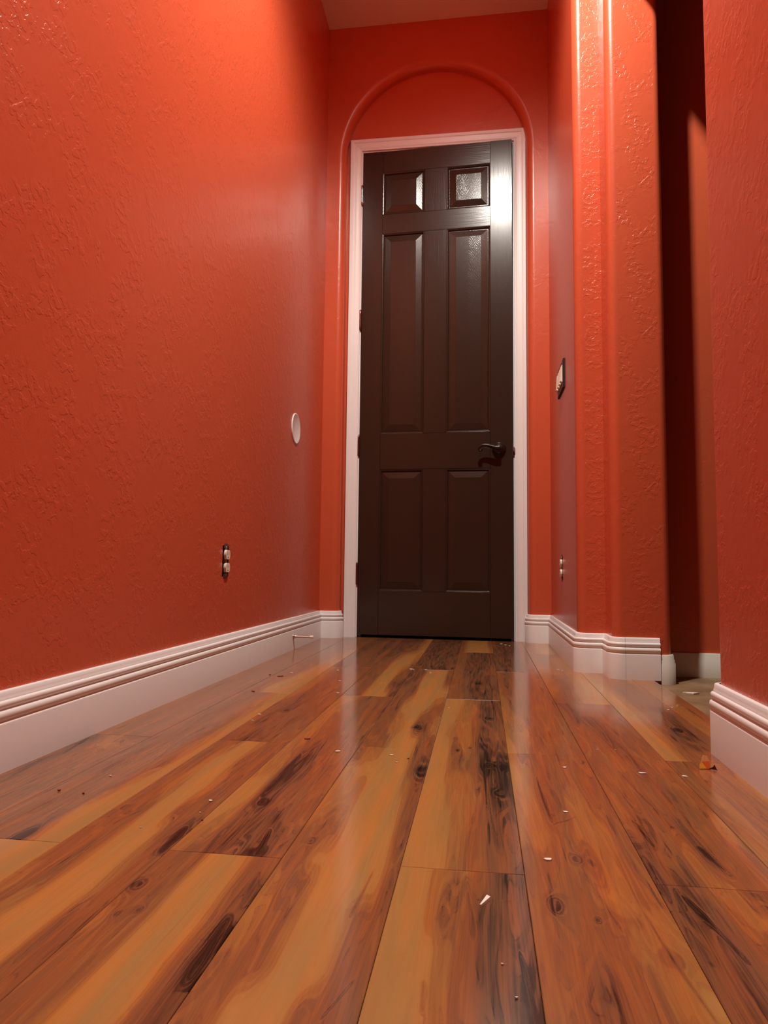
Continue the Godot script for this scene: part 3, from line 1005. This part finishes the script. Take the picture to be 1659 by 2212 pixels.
# =====================================================================
# door
const DW := 0.7423
func door() -> void:
	var o := structure("door_1", "tall dark brown six-panel door standing slightly ajar", "door")
	o.position = Vector3(-0.5950, 0, -3.3720)
	o.rotation.y = -0.0495
	var xs := [0.0, 0.102, 0.314, 0.425, 0.636, DW - 0.002]
	var ys := [0.014, 0.223, 0.811, 0.986, 2.000, 2.100, 2.319, 2.431]
	var T := 0.035
	# framing members; grain runs along each one
	var bars := []
	bars.append(["stile", xs[0], ys[0], xs[1], ys[7], true])
	bars.append(["stile", xs[4], ys[0], xs[5], ys[7], true])
	for r in [[0, 1], [2, 3], [4, 5], [6, 7]]:
		bars.append(["rail", xs[1], ys[r[0]], xs[4], ys[r[1]], false])
	for r in [[1, 2], [3, 4], [5, 6]]:
		bars.append(["mullion", xs[2], ys[r[0]], xs[3], ys[r[1]], true])
	for b in bars:
		var st := new_st()
		var e := 0.0004
		var lo := Vector3(b[1] + e, b[2] + (0.0 if b[0] == "stile" else e), -T)
		var hi := Vector3(b[3] - e, b[4] - (0.0 if b[0] == "stile" else e), 0)
		# front face with its own grain direction, chamfered rim, plain sides and back
		var ch := 0.0006
		var k := 4.0
		var f := [Vector3(lo.x + ch, lo.y + ch, 0), Vector3(hi.x - ch, lo.y + ch, 0), Vector3(hi.x - ch, hi.y - ch, 0), Vector3(lo.x + ch, hi.y - ch, 0)]
		var uv := []
		for v in f:
			uv.append(Vector2(v.x * k, v.y * 0.8) if b[5] else Vector2(v.y * k, v.x * 0.8))
		quad(st, f, [Vector3.BACK, Vector3.BACK, Vector3.BACK, Vector3.BACK], uv)
		bx_open(st, lo, hi, ch)
		obj(b[0], st, M.door, o)
	# panels
	for px in [[xs[1], xs[2]], [xs[3], xs[4]]]:
		for py in [[ys[1], ys[2]], [ys[3], ys[4]], [ys[5], ys[6]]]:
			door_panel(o, px[0], py[0], px[1], py[1])
	# hinges
	var hy := [2.207, 1.560, 0.930, 0.305]
	for i in 4:
		var st := new_st()
		var at := Transform3D(Basis(), Vector3(-0.0035, hy[i] - 0.05, 0.0075))
		lathe(st, [Vector2(0, -0.004), Vector2(0.004, -0.003), Vector2(0.0062, 0.0), Vector2(0.0062, 0.0195), Vector2(0.0050, 0.0196), Vector2(0.0050, 0.0204), Vector2(0.0062, 0.0205), Vector2(0.0062, 0.0395), Vector2(0.0050, 0.0396), Vector2(0.0050, 0.0404), Vector2(0.0062, 0.0405), Vector2(0.0062, 0.0595), Vector2(0.0050, 0.0596), Vector2(0.0050, 0.0604), Vector2(0.0062, 0.0605), Vector2(0.0062, 0.0795), Vector2(0.0050, 0.0796), Vector2(0.0050, 0.0804), Vector2(0.0062, 0.0805), Vector2(0.0062, 0.100), Vector2(0.004, 0.103), Vector2(0, 0.104)], at, 16)
		bx(st, Vector3(-0.004, hy[i] - 0.05, -0.030), Vector3(-0.0008, hy[i] + 0.05, 0.004), 0.0004)
		var h := obj("hinge", st, M.bright_hinge if i == 0 else M.hinge, o)
		h.set_meta("label", "polished hinge barrel" if i == 0 else "bronze hinge barrel")
	# latch in the edge
	var sl := new_st()
	bx(sl, Vector3(DW - 0.002, 0.868, -0.030), Vector3(DW - 0.0008, 0.928, -0.005), 0.0003)
	bx(sl, Vector3(DW - 0.001, 0.890, -0.024), Vector3(DW + 0.010, 0.908, -0.010), 0.003)
	obj("latch", sl, M.steel, o)
	# lever handle
	var hd := Node3D.new()
	hd.name = "lever_handle"
	hd.position = Vector3(0.676, 0.900, 0)
	o.add_child(hd)
	var tr := Transform3D(Basis(Vector3.RIGHT, PI / 2), Vector3.ZERO)
	var st3 := new_st()
	lathe(st3, [Vector2(0.0, 0.030), Vector2(0.010, 0.0290), Vector2(0.018, 0.0255), Vector2(0.0245, 0.0195), Vector2(0.0285, 0.0130), Vector2(0.0302, 0.0085), Vector2(0.0302, 0.0070), Vector2(0.0325, 0.0060), Vector2(0.0332, 0.0040), Vector2(0.0332, 0.0)], tr, 40)
	obj("rose", st3, M.bronze, hd)
	st3 = new_st()
	lathe(st3, [Vector2(0.0, 0.058), Vector2(0.007, 0.0575), Vector2(0.0105, 0.055), Vector2(0.0115, 0.050), Vector2(0.0100, 0.040), Vector2(0.0095, 0.030), Vector2(0.0115, 0.022)], tr, 24)
	obj("neck", st3, M.bronze, hd)
	st3 = new_st()
	var z := 0.049
	var c := curve([Vector3(0.004, -0.0005, z), Vector3(-0.012, -0.0005, z), Vector3(-0.030, 0.0045, z), Vector3(-0.048, 0.0100, z), Vector3(-0.066, 0.0125, z), Vector3(-0.080, 0.0095, z), Vector3(-0.0895, 0.0020, z), Vector3(-0.0915, -0.0070, z), Vector3(-0.0870, -0.0130, z), Vector3(-0.0805, -0.0125, z), Vector3(-0.0785, -0.0070, z), Vector3(-0.0820, -0.0040, z)],
		[0.0095, 0.0095, 0.0088, 0.0080, 0.0070, 0.0060, 0.0050, 0.0045, 0.0042, 0.0040, 0.0040, 0.0034], 6)
	tube(st3, c[0], c[1], 16, 1.25)
	obj("lever", st3, M.bronze, hd)

func bx_open(st: SurfaceTool, lo: Vector3, hi: Vector3, ch: float) -> void:
	var L := Vector3.LEFT
	var R := Vector3.RIGHT
	flat(st, Vector3(lo.x, lo.y, lo.z), Vector3(hi.x, lo.y, lo.z), Vector3(hi.x, hi.y, lo.z), Vector3(lo.x, hi.y, lo.z), Vector3.FORWARD)
	flat(st, Vector3(lo.x, lo.y, lo.z), Vector3(lo.x, lo.y, -ch), Vector3(lo.x, hi.y, -ch), Vector3(lo.x, hi.y, lo.z), L)
	flat(st, Vector3(hi.x, lo.y, lo.z), Vector3(hi.x, lo.y, -ch), Vector3(hi.x, hi.y, -ch), Vector3(hi.x, hi.y, lo.z), R)
	flat(st, Vector3(lo.x, lo.y, lo.z), Vector3(hi.x, lo.y, lo.z), Vector3(hi.x, lo.y, -ch), Vector3(lo.x, lo.y, -ch), Vector3.DOWN)
	flat(st, Vector3(lo.x, hi.y, lo.z), Vector3(hi.x, hi.y, lo.z), Vector3(hi.x, hi.y, -ch), Vector3(lo.x, hi.y, -ch), Vector3.UP)
	var a := [Vector2(lo.x, lo.y), Vector2(hi.x, lo.y), Vector2(hi.x, hi.y), Vector2(lo.x, hi.y)]
	var b := [Vector2(lo.x + ch, lo.y + ch), Vector2(hi.x - ch, lo.y + ch), Vector2(hi.x - ch, hi.y - ch), Vector2(lo.x + ch, hi.y - ch)]
	var ns := [Vector3(0, -1, 1), Vector3(1, 0, 1), Vector3(0, 1, 1), Vector3(-1, 0, 1)]
	for i in 4:
		var j := (i + 1) % 4
		flat(st, Vector3(a[i].x, a[i].y, -ch), Vector3(a[j].x, a[j].y, -ch), Vector3(b[j].x, b[j].y, 0), Vector3(b[i].x, b[i].y, 0), Vector3(ns[i]).normalized())

func door_panel(o: Node3D, x0: float, y0: float, x1: float, y1: float) -> void:
	# inset from the frame's edge, and depth
	var prof := [Vector2(0.0, 0.0), Vector2(0.0015, -0.0016), Vector2(0.0040, -0.0022), Vector2(0.0065, -0.0040), Vector2(0.0085, -0.0075), Vector2(0.0095, -0.0105), Vector2(0.0130, -0.0105), Vector2(0.0145, -0.0092), Vector2(0.0430, -0.0030), Vector2(0.0440, -0.0022)]
	var st := new_st()
	var ins := func(d: float) -> Array: return [Vector2(x0 + d, y0 + d), Vector2(x1 - d, y0 + d), Vector2(x1 - d, y1 - d), Vector2(x0 + d, y1 - d)]
	var dirs := [Vector2(0, 1), Vector2(-1, 0), Vector2(0, -1), Vector2(1, 0)]      # inward
	for i in prof.size() - 1:
		var p: Vector2 = prof[i]
		var q: Vector2 = prof[i + 1]
		var d := (q - p).normalized()
		var a: Array = ins.call(p.x)
		var b: Array = ins.call(q.x)
		for k in 4:
			var j := (k + 1) % 4
			var iw: Vector2 = dirs[k]
			var n := Vector3(iw.x * -d.y, iw.y * -d.y, d.x)
			var pts := [Vector3(a[k].x, a[k].y, p.y), Vector3(a[j].x, a[j].y, p.y), Vector3(b[j].x, b[j].y, q.y), Vector3(b[k].x, b[k].y, q.y)]
			quad(st, pts, [n, n, n, n], panel_uv(pts, x0, x1))
	var e: Array = ins.call(0.0440)
	var f := []
	for v in e:
		f.append(Vector3(v.x, v.y, -0.0022))
	quad(st, f, [Vector3.BACK, Vector3.BACK, Vector3.BACK, Vector3.BACK], panel_uv(f, x0, x1))
	obj("panel", st, M.door_panel, o)

func panel_uv(pts: Array, x0: float, x1: float) -> Array:
	var out := []
	for v in pts:
		out.append(Vector2(0.5 + (v.x - (x0 + x1) / 2) / 0.24, -v.y / 0.62))
	return out

# =====================================================================
# wall fittings. "out" is the wall's outward direction (+x for the left wall, -x for the right).
func receptacle(t: Node3D, outward: float) -> void:
	# local frame: x out of the wall, y up, z along
	var b := Basis(Vector3(outward, 0, 0), Vector3.UP, Vector3(0, 0, outward))
	var tr := Transform3D(b, Vector3.ZERO)
	var st := new_st()
	# open metal box sunk in the wall
	var w := 0.0265
	var h := 0.0465
	var d := -0.06
	flat(st, tr * Vector3(d, -h, -w), tr * Vector3(d, h, -w), tr * Vector3(d, h, w), tr * Vector3(d, -h, w), b.x)
	for s in [-1.0, 1.0]:
		flat(st, tr * Vector3(d, -h, w * s), tr * Vector3(0, -h, w * s), tr * Vector3(0, h, w * s), tr * Vector3(d, h, w * s), b.z * -s)
		flat(st, tr * Vector3(d, h * s, -w), tr * Vector3(0, h * s, -w), tr * Vector3(0, h * s, w), tr * Vector3(d, h * s, w), b.y * -s)
	obj("wall_box", st, M.dark, t)
	# mounting strap with plaster ears
	st = new_st()
	bx(st, Vector3(0.0005, -0.053, -0.010), Vector3(0.0020, 0.053, 0.010), 0.0004, tr)
	for s in [-1.0, 1.0]:
		bx(st, Vector3(0.0005, 0.044 * s - 0.005, -0.017), Vector3(0.0018, 0.044 * s + 0.005, 0.017), 0.0004, tr)
	obj("strap", st, M.brown_metal, t)
	# body
	st = new_st()
	bx(st, Vector3(-0.022, -0.036, -0.0130), Vector3(0.001, 0.036, 0.0130), 0.002, tr)
	obj("body", st, M.brown_metal, t)
	for s in [-1.0, 1.0]:
		# face: rounded sides, flat top and bottom
		st = new_st()
		var poly := PackedVector2Array()
		for k in 17:
			var a := -0.95 + 1.9 * k / 16
			poly.append(Vector2(cos(a) * 0.0172, sin(a) * 0.0172 + 0.0195 * s))
		for k in 17:
			var a := PI - 0.95 + 1.9 * k / 16
			poly.append(Vector2(cos(a) * 0.0172, sin(a) * 0.0172 + 0.0195 * s))
		polygon(st, poly, func(v: Vector2) -> Vector3: return tr * Vector3(0.0085, v.y, v.x), b.x)
		for i in poly.size():
			var p0 := poly[i]
			var p1 := poly[(i + 1) % poly.size()]
			var dd := (p1 - p0).normalized()
			var n := (tr.basis * Vector3(0, -dd.x, dd.y)).normalized()
			flat(st, tr * Vector3(0.001, p0.y, p0.x), tr * Vector3(0.001, p1.y, p1.x), tr * Vector3(0.0085, p1.y, p1.x), tr * Vector3(0.0085, p0.y, p0.x), n)
		var f := obj("socket_face", st, M.plastic, t)
		st = new_st()
		for q in [[-0.0062, 0.0045], [0.0062, 0.0040]]:
			bx(st, Vector3(0.0080, 0.0195 * s + 0.003 - q[1], q[0] - 0.0011), Vector3(0.0087, 0.0195 * s + 0.003 + q[1], q[0] + 0.0011), 0.0, tr)
		lathe(st, [Vector2(0.0027, 0.0), Vector2(0.0027, 0.0007), Vector2(0.0, 0.0007)], tr * Transform3D(Basis(Vector3(0, 0, 1), -PI / 2), Vector3(0.0080, 0.0195 * s - 0.0085, 0)), 12)
		obj("slots", st, M.slot, f)
	# screws in the ears and centre
	for y in [-0.0415, 0.0, 0.0415]:
		st = new_st()
		lathe(st, [Vector2(0.0032, 0.0), Vector2(0.0028, 0.0015), Vector2(0.0, 0.0022)], tr * Transform3D(Basis(Vector3(0, 0, 1), -PI / 2), Vector3(0.0018, y, 0)), 12)
		obj("screw", st, M.steel, t)

func wall_outlets() -> void:
	var t := thing("wall_outlet", "uncovered white duplex outlet in a dark wall hole, opposite the side opening", "outlet", Vector3(XL, OUT_L[0], OUT_L[1]))
	receptacle(t, 1.0)
	t = thing("wall_outlet", "uncovered white duplex outlet low on the wall below the switches", "outlet", Vector3(XR, OUT_R[0], OUT_R[1]))
	receptacle(t, -1.0)

func light_switch() -> void:
	var t := thing("light_switch", "four white rocker switches ganged without a cover plate", "switch", Vector3(XR, SWITCH[0], SWITCH[1]))
	var b := Basis(Vector3(-1, 0, 0), Vector3.UP, Vector3(0, 0, -1))
	var tr := Transform3D(b, Vector3.ZERO)
	var st := new_st()
	var w := 0.0945
	var h := 0.0465
	var d := -0.06
	flat(st, tr * Vector3(d, -h, -w), tr * Vector3(d, h, -w), tr * Vector3(d, h, w), tr * Vector3(d, -h, w), b.x)
	for s in [-1.0, 1.0]:
		flat(st, tr * Vector3(d, -h, w * s), tr * Vector3(0, -h, w * s), tr * Vector3(0, h, w * s), tr * Vector3(d, h, w * s), b.z * -s)
		flat(st, tr * Vector3(d, h * s, -w), tr * Vector3(0, h * s, -w), tr * Vector3(0, h * s, w), tr * Vector3(d, h * s, w), b.y * -s)
	obj("wall_box", st, M.dark, t)
	st = new_st()
	bx(st, Vector3(0.0, -0.057, -0.101), Vector3(0.006, 0.057, 0.101), 0.001, tr)
	obj("gang_plate", st, M.dark, t)
	for k in 4:
		var zc := (k - 1.5) * 0.0460
		st = new_st()
		bx(st, Vector3(0.006, -0.0525, zc - 0.021), Vector3(0.0075, 0.0525, zc + 0.021), 0.0005, tr)
		var s := obj("strap", st, M.brown_metal, t)
		for y in [-0.0435, 0.0435]:
			st = new_st()
			lathe(st, [Vector2(0.0030, 0.0), Vector2(0.0030, 0.0006), Vector2(0.0, 0.0006)], tr * Transform3D(Basis(Vector3(0, 0, 1), -PI / 2), Vector3(0.0075, y, zc)), 12)
			obj("screw_hole", st, M.dark, s)
		st = new_st()
		bx(st, Vector3(0.0075, -0.0335, zc - 0.0170), Vector3(0.0110, 0.0335, zc + 0.0170), 0.001, tr)
		obj("switch_body", st, M.plastic, t)
		st = new_st()
		var tilt := tr * Transform3D(Basis(Vector3(0, 0, 1), 0.05), Vector3(0.0115, 0, zc))
		bx(st, Vector3(-0.003, -0.0300, -0.0125), Vector3(0.0028, 0.0300, 0.0125), 0.001, tilt)
		obj("rocker", st, M.plastic, t)

func round_cover() -> void:
	var t := thing("round_cover_plate", "round white blank cover plate on the long wall near the door corner", "cover plate", Vector3(XL, 0.908, -2.820))
	var tr := Transform3D(Basis(Vector3(0, 0, 1), -PI / 2), Vector3.ZERO)
	var st := new_st()
	lathe(st, [Vector2(0.0640, 0.0), Vector2(0.0645, 0.0022), Vector2(0.0635, 0.0036), Vector2(0.0610, 0.0042), Vector2(0.0585, 0.0040), Vector2(0.0565, 0.0030), Vector2(0.0, 0.0028)], tr, 48)
	obj("disc", st, M.white, t)

func door_stop() -> void:
	var t := thing("door_stop", "thin metal door stop with a white rubber tip sticking out of the baseboard", "door stop", Vector3(XL + 0.016, 0.053, -2.795))
	var tr := Transform3D(Basis(Vector3(0, 0, 1), -PI / 2), Vector3.ZERO)
	var st := new_st()
	lathe(st, [Vector2(0.0105, 0.0), Vector2(0.0105, 0.0015), Vector2(0.0075, 0.0045), Vector2(0.0055, 0.010), Vector2(0.0042, 0.022), Vector2(0.0038, 0.074)], tr, 20)
	obj("rod", st, M.brass, t)
	st = new_st()
	lathe(st, [Vector2(0.0058, 0.070), Vector2(0.0060, 0.071), Vector2(0.0060, 0.080), Vector2(0.0045, 0.0835), Vector2(0.0, 0.084)], tr, 20)
	obj("rubber_tip", st, M.rubber, t)

# =====================================================================
# bits left on the floor
func chip_mesh(rng: RandomNumberGenerator, l: float, w: float, h: float) -> SurfaceTool:
	var st := new_st()
	var n := 6
	var top := []
	var bot := []
	var lift := rng.randf_range(0.2, 0.9)
	for i in n:
		var a := TAU * i / n + rng.randf_range(-0.25, 0.25)
		var k := rng.randf_range(0.7, 1.1)
		var p := Vector3(cos(a) * l * 0.5 * k, 0, sin(a) * w * 0.5 * k)
		var y := h * lift * absf(cos(a))
		bot.append(p + Vector3.UP * y * 0.6)
		top.append(p * 0.92 + Vector3.UP * (y + h))
	var ct := Vector3.UP * h * 1.1
	for i in n:
		var j := (i + 1) % n
		var nt: Vector3 = (Vector3(top[i]) - ct).cross(Vector3(top[j]) - ct).normalized()
		nt = nt if nt.y > 0 else -nt
		tri(st, [ct, top[i], top[j]], [nt, nt, nt], [Vector2.ZERO, Vector2.ZERO, Vector2.ZERO])
		tri(st, [Vector3.ZERO, bot[i], bot[j]], [Vector3.DOWN, Vector3.DOWN, Vector3.DOWN], [Vector2.ZERO, Vector2.ZERO, Vector2.ZERO])
		var s: Vector3 = (Vector3(bot[i]) + Vector3(bot[j])) * Vector3(1, 0, 1)
		s = s.normalized()
		flat(st, bot[i], bot[j], top[j], top[i], s)
	return st

func debris() -> void:
	var rng := RandomNumberGenerator.new()
	rng.seed = 77
	# across, z, length, and what tells it from the others ("" where nothing but its place does)
	var spots := [
		[-0.1586, -1.2716, 0.009, ""], [-0.1440, -1.2258, 0.005, ""], [-0.4956, -1.5610, 0.011, ""], [-0.4899, -1.4983, 0.009, ""], [-0.4622, -2.2756, 0.010, ""], [-0.4134, -2.0649, 0.010, ""],
		[-0.3784, -1.8678, 0.010, ""], [-0.5919, -2.1852, 0.012, ""], [-0.1822, -2.3483, 0.016, "bright white chip lying across a board joint with a longer flake beside it"], [-0.1627, -2.2893, 0.007, ""],
		[-0.2300, -2.3500, 0.020, "longest flat white flake lying along the board joint before the door"], [-0.3798, -0.9824, 0.008, "white chip on the dark streak where two left boards meet"], [-0.3747, -0.9335, 0.004, ""], [-0.5787, -1.0687, 0.006, ""],
		[-0.4269, -0.8696, 0.003, ""], [0.4438, -1.7998, 0.008, "white crumb on the orange edge plank, largest of three in a row"], [0.4616, -1.8320, 0.009, ""], [0.4795, -1.8592, 0.007, ""], [0.0268, -0.5826, 0.003, ""],
		[-0.0774, -1.7190, 0.005, "tiny white chip on the gold side of the knotty dark-streaked plank"], [0.2121, -1.3792, 0.005, ""], [0.2450, -1.3819, 0.004, ""],
		[-0.2574, -1.2792, 0.012, "white chip on the red-brown plank beside the doorframe reflection"], [0.1376, -1.2454, 0.009, "white oval chip near the end joint of the knotted red plank"], [0.1136, -1.0218, 0.009, "white oval chip on the pale streak of the knotted red plank"], [0.0749, -0.8546, 0.0115, "jagged white chip between the two knots of the red plank"],
		[0.2610, -1.2349, 0.016, "curled white chip on the brown plank two boards from the leaf scrap"], [0.3259, -1.2282, 0.011, "white chip lying closest to the dried leaf scrap"],
		[0.0869, -3.2337, 0.012, ""], [0.1041, -3.1987, 0.014, "white plaster crumb on the floor at the foot of the right door casing"], [0.1210, -3.1645, 0.009, ""], [0.2533, -2.4447, 0.016, "white plaster smear beside the first baseboard corner of the jamb"], [0.2632, -2.4251, 0.010, ""], [0.0171, -0.6283, 0.003, ""]]
	for s in spots:
		var o := obj("paint_chip", chip_mesh(rng, s[2], s[2] * rng.randf_range(0.35, 0.6), 0.0010), M.chip)
		o.position = Vector3(s[0], 0.0002, s[1])
		o.rotation.y = rng.randf_range(-0.5, 0.5)
		if s[3]:
			tag(o, s[3], "chip", "white paint chips on the floor")
		else:
			tag(o, "tiny white paint speck lying on the wood planks", "chip", "white paint specks on the floor")
	# larger ones
	var st := new_st()
	wedge(st, 0.0062, 0.021, 0.0035)
	var w := obj("plaster_sliver", st, M.chip)
	w.position = Vector3(0.003, 0.0002, -0.738)
	w.rotation.y = -0.45
	tag(w, "white wedge-shaped plaster sliver on a dark-streaked plank", "chip")
	var f := obj("plaster_flake", chip_mesh(rng, 0.046, 0.018, 0.003), M.chip)
	f.position = Vector3(0.583, -0.0118, -2.121)
	f.rotation.y = -0.25
	tag(f, "curled white plaster flake on the bare concrete", "chip")
	# red paint crumbs
	for s in [[-0.6141, -0.9874, 0.005, ""], [-0.5727, -0.9817, 0.007, ""], [-0.6071, -2.1139, 0.022, "longest dark red paint curl on the gold plank by the long baseboard"], [-0.6468, -2.1339, 0.008, ""], [-0.6033, -1.8428, 0.012, "rusty paint crumb on the gold plank before its end joint"], [-0.3350, -1.3594, 0.014, "twisted red paint shred on the orange streak of the red-brown plank"], [-0.1269, -1.2527, 0.004, ""], [-0.3614, -0.9075, 0.004, ""]]:
		var o := obj("red_paint_crumb", chip_mesh(rng, s[2], s[2] * 0.5, 0.0014), M.red_chip)
		o.position = Vector3(s[0], 0.0002, s[1])
		o.rotation.y = rng.randf_range(-0.8, 0.8)
		tag(o, s[3] if s[3] else "tiny dark red paint speck lying on the wood planks", "crumb", "red paint crumbs on the floor")
	leaf_scrap()

func wedge(st: SurfaceTool, w: float, l: float, h: float) -> void:
	var a := [Vector3(-w / 2, 0, -l / 2), Vector3(w / 2, 0, -l / 2 + 0.002), Vector3(w * 0.14, 0, l / 2), Vector3(-w * 0.12, 0, l / 2)]
	var t := []
	for p in a:
		t.append(Vector3(p) * Vector3(0.8, 0, 0.94) + Vector3.UP * h * (0.55 if p.z > 0 else 1.0))
	flat(st, t[0], t[1], t[2], t[3], Vector3.UP)
	flat(st, a[0], a[1], a[2], a[3], Vector3.DOWN)
	for i in 4:
		var j := (i + 1) % 4
		var e: Vector3 = a[j] - a[i]
		var n := Vector3(-e.z, 0, e.x).normalized()
		n = n if n.dot(Vector3(a[i]) + Vector3(a[j])) > 0 else -n
		flat(st, a[i], a[j], t[j], t[i], n)

func leaf_scrap() -> void:
	var t := thing("dried_leaf_scrap", "crumpled amber and rust dried leaf scrap beside the near baseboard", "leaf", Vector3(0.3756, 0.0, -1.283))
	var parts := [
		["pale_fold", M.leaf_pale, [Vector3(-0.007, 0.010, -0.004), Vector3(-0.003, 0.021, -0.006), Vector3(0.003, 0.020, -0.006), Vector3(0.0075, 0.010, -0.005), Vector3(0.006, 0.002, -0.003)]],
		["rust_fold", M.leaf_rust, [Vector3(-0.006, 0.011, -0.001), Vector3(0.005, 0.0125, -0.001), Vector3(0.006, 0.001, 0.004), Vector3(0.000, 0.001, 0.005)]],
		["amber_fold", M.leaf_amber, [Vector3(-0.012, 0.001, 0.004), Vector3(-0.011, 0.008, 0.001), Vector3(-0.007, 0.011, 0.0), Vector3(-0.001, 0.002, 0.005)]],
		["wine_tip", M.leaf_wine, [Vector3(0.002, 0.002, 0.006), Vector3(0.009, 0.004, 0.003), Vector3(0.0125, 0.008, 0.002), Vector3(0.0145, 0.002, 0.004), Vector3(0.0165, 0.0005, 0.006)]],
	]
	for q in parts:
		var st := new_st()
		var p: Array = q[2]
		var c := Vector3.ZERO
		for v in p:
			c += v
		c /= p.size()
		var n := (Vector3(p[1]) - Vector3(p[0])).cross(Vector3(p[2]) - Vector3(p[0])).normalized()
		n = n if n.z > 0 else -n
		var th := 0.0007
		for i in p.size():
			var j := (i + 1) % p.size()
			tri(st, [c + n * (th + 0.0012), Vector3(p[i]) + n * th, Vector3(p[j]) + n * th], [n, n, n], [Vector2.ZERO, Vector2.ZERO, Vector2.ZERO])
			tri(st, [c, p[i], p[j]], [-n, -n, -n], [Vector2.ZERO, Vector2.ZERO, Vector2.ZERO])
			var e := ((Vector3(p[i]) + Vector3(p[j])) * 0.5 - c).normalized()
			flat(st, p[i], p[j], Vector3(p[j]) + n * th, Vector3(p[i]) + n * th, e)
		obj(q[0], st, q[1], t)
